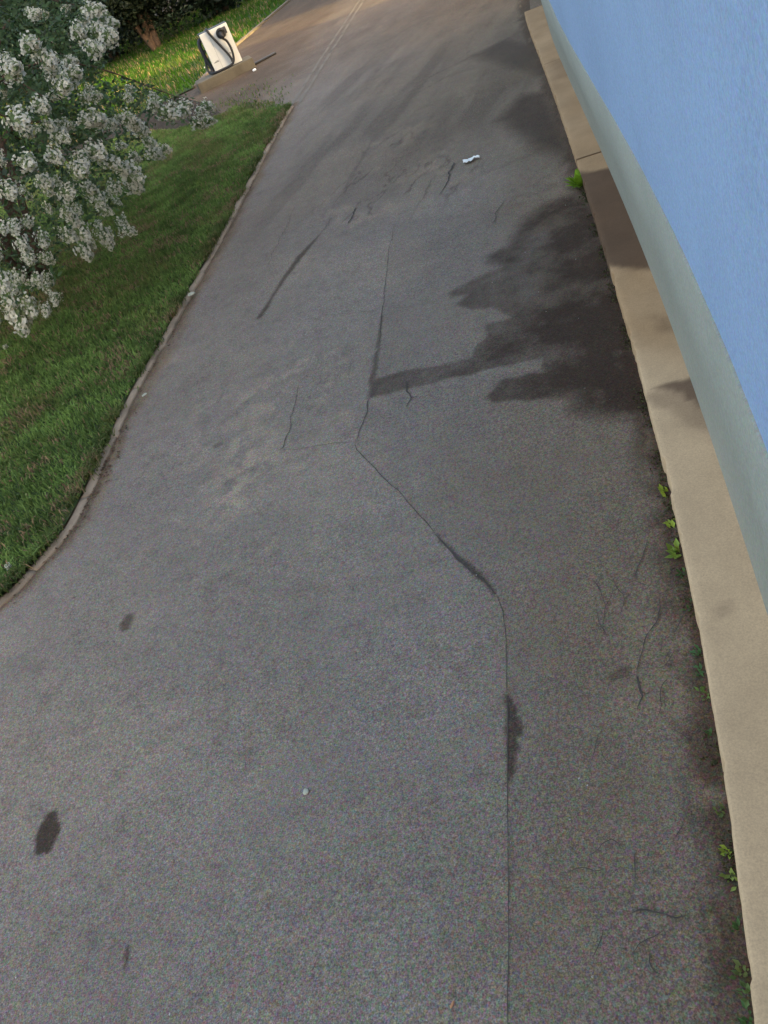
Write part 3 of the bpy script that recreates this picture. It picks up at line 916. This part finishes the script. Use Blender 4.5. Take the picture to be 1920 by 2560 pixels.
# ------------------------------------------------------------------ shrub with white panicles
def panicle_mesh(seed):
    r_ = np.random.default_rng(seed)
    V = []; Fc = []; col = []
    n = 150
    for i in range(n):
        u = r_.random() ** 0.8
        rad = 0.46 * (1 - u) ** 0.7 * (0.55 + 0.75 * r_.random()) + 0.04
        if u < 0.12: rad *= 0.5 + 3 * u
        a = r_.random() * 6.283
        c = np.array([math.cos(a) * rad, math.sin(a) * rad, u * 1.0 - 0.1]) + r_.normal(0, 0.03, 3)
        d = np.array([math.cos(a), math.sin(a), 0.35]) + r_.normal(0, 0.55, 3); d /= np.linalg.norm(d)
        e = np.cross(d, r_.normal(0, 1, 3)); e /= np.linalg.norm(e); f_ = np.cross(d, e)
        s = r_.uniform(0.055, 0.115); k = len(V)
        cup = s * 0.35
        V += [c + e * s + d * cup, c + f_ * s * 0.9 + d * cup, c - e * s + d * cup * 0.5, c - f_ * s * 0.9 + d * cup, c]
        Fc += [(k, k + 1, k + 4), (k + 1, k + 2, k + 4), (k + 2, k + 3, k + 4), (k + 3, k, k + 4)]
        t = r_.uniform(0.75, 1.0)
        cc = np.array([0.84, 0.78, 0.64]) * t if r_.random() > 0.22 else np.array([0.30, 0.34, 0.17]) * t
        col += [cc] * 5
    k = len(V); rings = [(-0.12, 0.04), (0.0, 0.22), (0.2, 0.27), (0.45, 0.21), (0.7, 0.13), (0.95, 0.04)]
    for z_, q_ in rings:
        for j in range(7):
            a = j * 0.8976 + z_; w_ = q_ * r_.uniform(0.8, 1.15); V.append(np.array([math.cos(a) * w_, math.sin(a) * w_, z_]))
            col.append(np.array([0.16, 0.22, 0.09]))
    for i in range(len(rings) - 1):
        for j in range(7): Fc.append((k + i * 7 + j, k + i * 7 + (j + 1) % 7, k + i * 7 + 7 + (j + 1) % 7, k + i * 7 + 7 + j))
    me = mesh_from('flower_panicle', V, Fc)
    set_col(me, 'tint', np.array(col))
    me.materials.append(M['petal'])
    return me


pan_meshes = [panicle_mesh(100 + k) for k in range(7)]


def leaf_cloud(name, C0, size, cols, parent):
    n = len(C0)
    d = rng.normal(0, 1, (n, 3)); d[:, 2] *= 0.6; d /= np.linalg.norm(d, axis=1, keepdims=True)
    e = np.cross(d, rng.normal(0, 1, (n, 3))); e /= np.linalg.norm(e, axis=1, keepdims=True)
    s = (size * rng.uniform(0.6, 1.35, n))[:, None]
    up = np.cross(d, e) * s * 0.12
    V = np.stack([C0 - d * s * 0.5, C0 + e * s * 0.26 + up, C0 + d * s * 0.55, C0 - e * s * 0.26 + up], 1).reshape(-1, 3)
    o = np.arange(n)[:, None] * 4
    me = fast_mesh(name, V, np.concatenate([o + [0, 1, 2], o + [0, 2, 3]], 1).ravel(), np.full(2 * n, 3))
    set_col(me, 'tint', np.repeat(cols, 4, 0))
    return link(name, me, parent, M['leaf'])


def bare(ob, parent):
    ob.matrix_parent_inverse = Matrix.Translation(-Vector(parent.location)); return ob


def limb(root, tip, r0, r1, n=9, sag=0.0):
    t = np.linspace(0, 1, n)[:, None]
    p = root + (tip - root) * t
    p[:, 2] += (np.sin(t[:, 0] * math.pi) * (np.linalg.norm(tip - root) * 0.16 + sag))
    p += np.cumsum(rng.normal(0, 0.025, p.shape), axis=0) * np.sin(t * math.pi)
    return p, np.linspace(r0, r1, n)


sh_root = np.array([-8.9, 11.8, 0.02])
shrub = tag(empty('flowering_shrub', sh_root), 'big white flowering shrub arching over the lawn at the left edge', 'shrub')
# outline the flowering crown keeps to, as seen across the lawn
OUT = [(-2500, -1500), (330, -1500), (300, -150), (262, 0), (275, 60), (285, 120), (262, 160), (250, 190), (300, 190), (365, 205), (430, 232), (500, 238), (524, 275), (510, 312), (440, 322), (400, 300), (375, 330), (412, 372),
       (395, 410), (365, 400), (362, 470), (335, 500), (322, 520), (312, 600), (285, 585), (270, 560), (240, 590), (222, 640), (185, 640), (160, 640), (150, 735), (100, 760), (75, 790), (30, 815), (-100, 860), (-900, 1100), (-2500, 1100)]
OUTa = np.array(OUT, float)


def crown_points(n, centre, rad, shell=0.0):
    out = []; tot = 0
    while tot < n:
        p = rng.normal(0, 1, (n * 2, 3)); p /= np.linalg.norm(p, axis=1, keepdims=True)
        p *= (rng.uniform(shell ** 3, 1, n * 2) ** (1 / 3))[:, None]
        p = centre + p * rad
        p = p[p[:, 2] > 0.45]
        s = poly_sdf(proj(p)[:, :2], OUTa)
        p = p[s < 0]; out.append(p); tot += len(p)
    return np.vstack(out)[:n]


CC = np.array([-7.9, 11.4, 2.35]); CR = np.array([3.0, 5.2, 2.35])
# arching branches
Vb = []; Fb = []
tips = crown_points(60, CC, CR, 0.75)
stems = []
for k in range(7):
    a = k * 0.9; b0 = sh_root + np.array([math.cos(a) * 0.18, math.sin(a) * 0.18, -0.05])
    top = sh_root + np.array([math.cos(a) * 0.9, math.sin(a) * 1.3, 2.3 + 0.25 * (k % 3)])
    p, r_ = limb(b0, top, 0.075, 0.035, 12)
    v, f_ = tube(p, r_, 7)
    link('trunk', mesh_from('trunk', [x - sh_root for x in v], f_, True), shrub, M['bark'])
    stems.append(p)
anchors = np.vstack([s_[6:] for s_ in stems])
twig_pts = []
for tp in tips:
    j = np.argmin(((anchors - tp) ** 2).sum(1) + rng.random(len(anchors)) * 1.5)
    p, r_ = limb(anchors[j], tp, 0.028, 0.006, 12, 0.25)
    v, f_ = tube(p, r_, 5)
    o = len(Vb); Vb += [x - sh_root for x in v]; Fb += [tuple(o + i for i in q_) for q_ in f_]
    twig_pts.append(p[5:])
link('branches', mesh_from('branches', Vb, Fb, True), shrub, M['bark'])
tw = np.vstack(twig_pts)
# foliage in sprays about the branches plus filling of the crown
A_ = tw[rng.integers(0, len(tw), 40000)] + rng.normal(0, 0.24, (40000, 3))
B_ = crown_points(20000, CC, CR * 0.98, 0.3)
LP = np.vstack([A_, B_])
LP = LP[(poly_sdf(proj(LP)[:, :2], OUTa) < -14 + 14 * (fbm(LP[:, 0] * 4, LP[:, 1] * 4 + LP[:, 2] * 3, 2) > 0.55)) & (LP[:, 2] > 0.4)]
# leave holes: clumped density
cl = fbm(LP[:, 0] * 1.6 + LP[:, 2] * 1.1, LP[:, 1] * 1.6 - LP[:, 2] * 0.7, 3)
LP = LP[cl > 0.43]
lc = np.array([0.072, 0.112, 0.046]) * rng.uniform(0.5, 1.5, (len(LP), 1)) * np.array([1, 1, 1]) + rng.normal(0, 0.006, (len(LP), 3))
leaf_cloud('foliage', LP - sh_root, 0.085, np.clip(lc, 0.004, 1), shrub)['kind'] = 'stuff'
# flower panicles, each a part
cand = np.vstack([crown_points(5200, CC, CR * 1.03, 0.80), crown_points(900, CC, CR, 0.4)])
vw = np.array([0, 0, CAM_H]) - CC; vw /= np.linalg.norm(vw)
cand = cand[((cand - CC) / CR) @ vw > -0.15]                 # keep blooms on the side facing the camera
pj = proj(cand)
sd = poly_sdf(pj[:, :2], OUTa)
inside = (pj[:, 0] > -40) & (pj[:, 1] > -40)
# fixed bold heads that stand out along the lower edge of the crown
heads = [(322, 432, 1.5), (300, 415, 1.1), (262, 395, 1.1), (318, 460, 1.1), (228, 372, 1.3), (200, 398, 1.2), (190, 420, 1.2), (240, 385, 0.9), (255, 575, 1.1), (303, 572, 1.0), (298, 545, 0.9), (204, 610, 1.3), (200, 572, 1.2), (215, 595, 0.9),
         (265, 592, 1.0), (166, 585, 0.9), (48, 775, 1.7), (68, 755, 1.2), (15, 745, 1.3), (138, 738, 0.9), (112, 765, 0.8), (505, 262, 1.1), (512, 300, 1.0), (480, 305, 1.1), (495, 285, 0.8), (440, 278, 1.1), (452, 262, 0.9), (400, 275, 1.1), (375, 262, 0.9),
         (362, 350, 0.8), (372, 375, 0.9), (385, 385, 0.7), (402, 372, 0.8), (330, 310, 1.0), (345, 320, 0.9), (312, 295, 1.0), (276, 310, 0.8), (240, 300, 1.1), (222, 290, 1.0), (205, 300, 1.0), (165, 475, 1.0), (215, 470, 0.9), (238, 490, 1.1), (250, 520, 0.9),
         (280, 460, 0.9), (105, 590, 0.9), (52, 600, 1.0), (35, 560, 0.9), (75, 640, 0.9), (88, 690, 0.8), (5, 690, 1.2), (45, 680, 0.8), (250, 60, 1.4), (262, 95, 1.2), (215, 30, 1.3), (235, 80, 1.2), (190, 85, 1.1), (225, 125, 1.1), (170, 190, 1.3), (150, 210, 1.2), (95, 260, 1.2), (40, 290, 1.3), (25, 180, 1.4), (70, 120, 1.2),
         (120, 150, 1.2), (140, 330, 1.2), (60, 400, 1.1), (130, 380, 1.1), (20, 470, 1.0), (110, 450, 1.0), (160, 530, 1.0), (185, 545, 1.0)]
centre_pts = []
for (hx_, hy_, s_) in heads:
    # depth: the candidate crown point nearest in view and towards the viewer
    dpx = np.hypot(pj[:, 0] - hx_, pj[:, 1] - hy_)
    near = np.argsort(dpx)[:14]
    d_ = np.percentile(pj[near, 2], 15)
    ray = R @ np.array([hx_ - 960.0, hy_ - 1280.0, F]) / F
    centre_pts.append((np.array([0, 0, CAM_H]) + ray * d_, s_))
order = rng.permutation(len(cand))
kept = [c for c, _ in centre_pts]; sizes_ = [s for _, s in centre_pts]
for i in order:
    if len(kept) >= 225: break
    p = cand[i]
    if not inside[i] and rng.random() < 0.93: continue
    if sd[i] > -22: continue
    K_ = np.array(kept)
    if (((K_ - p) ** 2).sum(1) < 0.21 ** 2).any(): continue
    # gaps of dark foliage between sprays of bloom
    if fbm(np.array([pj[i, 0] / 55.0]), np.array([pj[i, 1] / 75.0]), 2)[0] < 0.40: continue
    kept.append(p); sizes_.append(rng.uniform(0.55, 0.95))
for i, (p, s_) in enumerate(zip(kept, sizes_)):
    o = link('flower_panicle', pan_meshes[i % 7], shrub)
    o.location = p - sh_root
    out = p - CC; out[2] -= 0.6; out += rng.normal(0, 0.5, 3); out /= np.linalg.norm(out)
    o.rotation_euler = Vector(out).to_track_quat('Z', 'Y').to_euler()
    w_ = (0.215 if i < len(heads) else 0.185) * s_
    o.scale = (w_ * rng.uniform(0.85, 1.1), w_ * rng.uniform(0.85, 1.1), w_ * rng.uniform(0.85, 1.25))


# ------------------------------------------------------------------ dark shrubs and trees behind
def bush(name, label, cat, base, rad, h, n, col, size, trunk_r=0.10, z0=0.3, flowers=0, group=None):
    base = np.array(base, float)
    t = tag(empty(name, base), label, cat, group)
    nb_ = 9
    cents = []
    for k in range(nb_):
        a = k * 2.4; rr = rad * 0.55 * math.sqrt((k + 0.5) / nb_)
        cents.append([math.cos(a) * rr, math.sin(a) * rr, z0 + (h - z0) * (0.25 + 0.55 * rng.random())])
    cents = np.array(cents)
    which = rng.integers(0, nb_, n)
    p = rng.normal(0, 1, (n, 3)); p /= np.linalg.norm(p, axis=1, keepdims=True)
    p = p * (rng.random((n, 1)) ** 0.45) * np.array([rad * 0.55, rad * 0.55, (h - z0) * 0.32]) * rng.uniform(0.7, 1.2, (n, 1)) + cents[which]
    p = p[p[:, 2] > z0]
    cc = np.array(col) * rng.uniform(0.5, 1.5, (len(p), 1))
    leaf_cloud('crown', p, size, np.clip(cc, 0.003, 1), t)['kind'] = 'stuff'
    for k in range(3):
        a = k * 2.1 + 0.3
        pp, r_ = limb(np.array([math.cos(a) * .12, math.sin(a) * .12, -0.05]), cents[k * 2 % nb_], trunk_r, trunk_r * 0.35, 9)
        v, f_ = tube(pp, r_, 7)
        link('trunk', mesh_from('trunk', v, f_, True), t, M['bark'])
    for k in range(flowers):
        q_ = p[rng.integers(0, len(p))]
        o = link('flower_panicle', pan_meshes[k % 7], t); o.location = q_ * 1.02
        o.rotation_euler = rng.uniform(-1, 1, 3); w_ = 0.22; o.scale = (w_, w_, w_ * 1.3)
    return t


DG = (0.010, 0.019, 0.009)
bush('dark_shrub', 'dark shrub with a few pale blooms behind the flowering shrub', 'shrub', (-17.2, 39.6, 0), 2.6, 5.0, 12000, (0.014, 0.022, 0.010), 0.20, 0.16, 0.05, 16)
TG = 'dark trees behind the charger'
for bx0, by0, rad_, h_, n_, lab in ((-14.6, 42.5, 2.9, 6.0, 11000, 'dark evergreen tree straight above the white cabinet'),
                                   (-21.5, 44.0, 4.2, 7.5, 12000, 'dark evergreen tree left of the one above the cabinet'),
                                   (-19.0, 53.0, 5.0, 9.0, 11000, 'tall dark evergreen tree farther back above the cabinet'),
                                   (-28.5, 46.5, 5.5, 8.5, 12000, 'dark evergreen tree hidden mostly behind the white blooms'),
                                   (-29.0, 62.0, 8.0, 11.0, 11000, 'broad dark evergreen tree farthest back at upper left'),
                                   (-22.5, 22.5, 3.6, 6.5, 10000, 'dark evergreen tree at the far left edge behind blooms')):
    bush('evergreen_tree', lab, 'tree', (bx0, by0, 0), rad_, h_, n_, DG, 0.10 + 0.055 * rad_, 0.2, 0.05, group=TG)


# ------------------------------------------------------------------ weeds along the kerb
def weed(loc, h, n, label, col, spread=0.9, broad=0.42):
    t = tag(empty('weed', loc), label, 'weed', 'weeds in the joint along the kerb')
    V = []; Fc = []; cols = []
    for k in range(n):
        a = rng.uniform(math.pi * 0.45, math.pi * 1.55); L_ = h * rng.uniform(0.6, 1.2); el = rng.uniform(0.25, 1.25)
        d = np.array([math.cos(a) * math.cos(el) * spread, math.sin(a) * math.cos(el) * spread, math.sin(el)]); s = np.cross(d, [0, 0, 1.0]); s /= np.linalg.norm(s) + 1e-9
        b0 = np.array([rng.normal(0, 0.01), rng.normal(0, 0.02), 0.0]); o = len(V); w = L_ * broad * 0.5
        V += [b0, b0 + d * L_ * 0.45 + s * w, b0 + d * L_ * 1.0 - np.array([0, 0, L_ * 0.12]), b0 + d * L_ * 0.45 - s * w]
        Fc += [(o, o + 1, o + 2), (o, o + 2, o + 3)]
        c_ = np.array(col) * rng.uniform(0.65, 1.3); cols += [c_] * 4
    me = mesh_from('leaves', V, Fc); set_col(me, 'tint', np.clip(np.array(cols), 0, 1))
    link('leaves', me, t, M['leaf'])
    return t


def kerb_at(py):
    i = np.interp(py, [p[1] for p in kerb_px], [p[0] for p in kerb_px]); p = at(i, py, KERB_Z); return p


YG = (0.30, 0.38, 0.05); MG = (0.08, 0.15, 0.045)
wl = [(432, 0.23, 40, 'bright yellow green weed tuft at the kerb joint near the wet stain', (0.26, 0.42, 0.03)),
      (1197, 0.085, 9, 'small yellow green weed first below the wet stain', YG),
      (1270, 0.07, 8, 'two leaved pale weed second below the wet stain', YG),
      (1338, 0.10, 16, 'bushy yellow green weed third below the wet stain', (0.24, 0.32, 0.05)),
      (1395, 0.06, 10, 'dark green weed under the bushy yellow green one', MG),
      (1470, 0.045, 8, 'tiny dark weed midway along the kerb', MG),
      (1590, 0.055, 12, 'green weed beside the cracked asphalt, upper of three', (0.11, 0.22, 0.08)),
      (1640, 0.05, 10, 'green weed beside the cracked asphalt, middle of three', (0.11, 0.22, 0.08)),
      (1695, 0.05, 14, 'green weed beside the cracked asphalt, lower of three', (0.16, 0.24, 0.06)),
      (1790, 0.04, 8, 'small olive weed below the cracked asphalt', MG),
      (1995, 0.045, 10, 'olive weed above the yellow leaved pair', (0.15, 0.19, 0.06)),
      (2100, 0.05, 10, 'yellow leaved weed, upper of a pair by the kerb', YG),
      (2150, 0.05, 12, 'yellow leaved weed, lower of a pair by the kerb', (0.22, 0.27, 0.06)),
      (2290, 0.045, 10, 'low mossy weed near the lower long crack', MG),
      (2380, 0.05, 14, 'mossy weed third from the bottom edge', (0.17, 0.20, 0.06)),
      (2440, 0.05, 14, 'mossy weed second from the bottom edge', (0.13, 0.19, 0.06)),
      (2530, 0.05, 16, 'mossy dark weed nearest the bottom edge', MG)]
for py, h_, n_, lab, col in wl:
    p = kerb_at(py); yy = p[1]
    h_ *= 0.72
    weed((float(kerb_x(yy)) - 0.025, float(yy), 0.0), h_, n_, lab, col)
# moss and small leaves in the gutter that nobody could count
n = 1700
yy = rng.uniform(0.6, 9, n) ** 1.0; xx = kerb_x(yy) - np.abs(rng.normal(0, 0.028, n)) - 0.004
keep = fbm(xx * 3, yy * 4, 3) > 0.50; yy, xx = yy[keep], xx[keep]
Pm = np.stack([xx, yy], 1)
gcol = np.array([0.075, 0.075, 0.030]) * rng.uniform(0.4, 1.5, (len(Pm), 1))
tag(blades('gutter_moss', Pm, 0.0, 0.013, 0.010, gcol, 1.0), 'moss and tiny plants in the gutter along the concrete kerb', 'moss', kind='stuff')


# ------------------------------------------------------------------ litter, leaves, grit
def scrap(name, loc, size, label, cat, mat, seed, flat=0.25, rot=0.0, asp=1.0):
    r_ = np.random.default_rng(seed); bm = bmesh.new()
    bmesh.ops.create_icosphere(bm, subdivisions=2, radius=1)
    for v in bm.verts:
        k = 1 + 0.35 * (r_.random() - 0.5); v.co = Vector((v.co.x * size * asp * k, v.co.y * size * k, v.co.z * size * flat * k + size * flat * 0.7))
    me = bpy.data.meshes.new(name); bm.to_mesh(me); bm.free()
    o = link(name, me, None, mat); o.location = loc; o.rotation_euler = (0, 0, rot)
    return tag(o, label, cat)


p = at(1180, 403)
me_v = []; me_f = []
gx, gy = 9, 5
for j in range(gy):
    for i in range(gx):
        u, v = i / (gx - 1) - .5, j / (gy - 1) - .5
        pinch = 0.55 + 0.45 * abs(math.cos(u * 3.0 + 0.8))
        me_v.append((u * 0.20 + 0.01 * math.sin(v * 9), v * 0.11 * pinch + 0.02 * math.sin(u * 9), 0.014 + 0.022 * abs(math.sin(u * 9 + v * 5)) + 0.008 * random.random()))
for j in range(gy - 1):
    for i in range(gx - 1): a = j * gx + i; me_f.append((a, a + 1, a + gx + 1, a + gx))
o = link('paper_scrap', mesh_from('paper_scrap', me_v, me_f), None, M['paper'])
sm = o.modifiers.new('thickness', 'SOLIDIFY'); sm.thickness = 0.002
o.location = p; o.rotation_euler = (0, 0, 0.15)
tag(o, 'crumpled white paper scrap on the far asphalt left of the kerb weed', 'litter')
scrap('pale_pebble', at(480, 737, 0.04) + np.array([0, 0, .0]), 0.036, 'pale pebble lying on the lawn edging', 'stone', M['stone'], 3, 0.5, 0.4, 1.4)
scrap('pale_pebble', at(766, 1980), 0.016, 'pale yellowish pebble alone on the middle of the near asphalt', 'stone', M['stone'], 4, 0.5)
scrap('pale_pebble', at(361, 988), 0.02, 'small white pebble against the lawn edging', 'stone', M['stone'], 5, 0.4, 0.8, 1.6)
scrap('pale_pebble', at(503, 173, 0.0) + np.array([0.25, -.3, 0]), 0.06, 'white pebble left of the charger plinth', 'stone', M['paper'], 6, 0.6)
scrap('pale_pebble', at(637, 177), 0.055, 'white pebble at the right end of the charger plinth', 'stone', M['paper'], 7, 0.6)
scrap('twig', at(1131, 2512), 0.006, 'short orange brown twig near the bottom of the seam', 'twig', mat_plain('orange_twig', (0.42, 0.19, 0.09), 0.8), 8, 0.6, 1.1, 2.6)
# yellow blossoms on the grass
for px_, py_, s_, lab in ((14, 868, 0.06, 'yellowish fallen blossom on the lawn by the left edge, upper'), (20, 1415, 0.045, 'yellowish fallen blossom on the lawn by the left edge, lower')):
    q_ = at(px_, py_, 0.08)
    o = link('fallen_blossom', pan_meshes[0].copy(), None); o.location = q_; o.rotation_euler = (1.2, 0.4, 0.6); o.scale = (s_ * 1.3, s_ * 1.3, s_ * 2)
    tag(o, lab, 'blossom')


def chips(name, P, z, size, cols, mat, label, cat, flat=True):
    n = len(P); a = rng.uniform(0, 6.283, n); s = size * rng.uniform(0.5, 1.5, n); tl = rng.normal(0, 0.35, (n, 2))
    V = []
    for du, dv in ((-1, 0), (0, .55), (1, 0), (0, -.55)):
        x = (du * np.cos(a) - dv * np.sin(a)) * s; y = (du * np.sin(a) + dv * np.cos(a)) * s
        V.append(np.stack([P[:, 0] + x, P[:, 1] + y, z + np.abs(x * tl[:, 0] + y * tl[:, 1])], 1))
    V = np.stack(V, 1).reshape(-1, 3); oo = np.arange(n)[:, None] * 4
    me = fast_mesh(name, V, np.concatenate([oo + [0, 1, 2], oo + [0, 2, 3]], 1).ravel(), np.full(2 * n, 3))
    set_col(me, 'tint', np.repeat(np.clip(cols, 0, 1), 4, 0))
    return tag(link(name, me, None, mat), label, cat, kind='stuff')


# brown leaf litter in the channel beside the edging
s_i = rng.integers(0, len(le) - 1, 1500)
Pq = (le[s_i] - ne[s_i] * np.abs(rng.normal(0.02, 0.055, (1500, 1))))[:, :2]
den = np.exp(-((Pq[:, 1] - 4.9) / 0.7) ** 2) + 0.16
Pq = Pq[rng.random(len(Pq)) < den]
cq = np.array([0.115, 0.062, 0.034]) * rng.uniform(0.4, 1.7, (len(Pq), 1))
chips('leaf_litter', Pq, 0.012, 0.016, cq, M['leaf'], 'brown leaf litter in the channel beside the lawn edging', 'leaves')
# pale grit on the asphalt
n = 170
Pp = np.stack([rng.uniform(-4.4, -0.15, n), 0.9 + 11 * rng.random(n) ** 1.6], 1)
cp = np.array([0.42, 0.40, 0.35]) * rng.uniform(0.5, 1.2, (n, 1))
chips('grit', Pp, 0.012, 0.0045, cp, M['leaf'], 'pale grit scattered over the asphalt', 'grit')
# small straw bits and dead leaves on the lawn
Ps = scatter(near_poly, 420, (-9, -4.6), (3.0, 17))
cs = np.where(rng.random((420, 1)) < 0.5, np.array([[0.16, 0.10, 0.05]]), np.array([[0.20, 0.21, 0.06]])) * rng.uniform(0.6, 1.3, (420, 1))
chips('lawn_litter', Ps, 0.075, 0.022, cs, M['leaf'], 'dead leaves and clover scattered through the lawn grass', 'leaves')
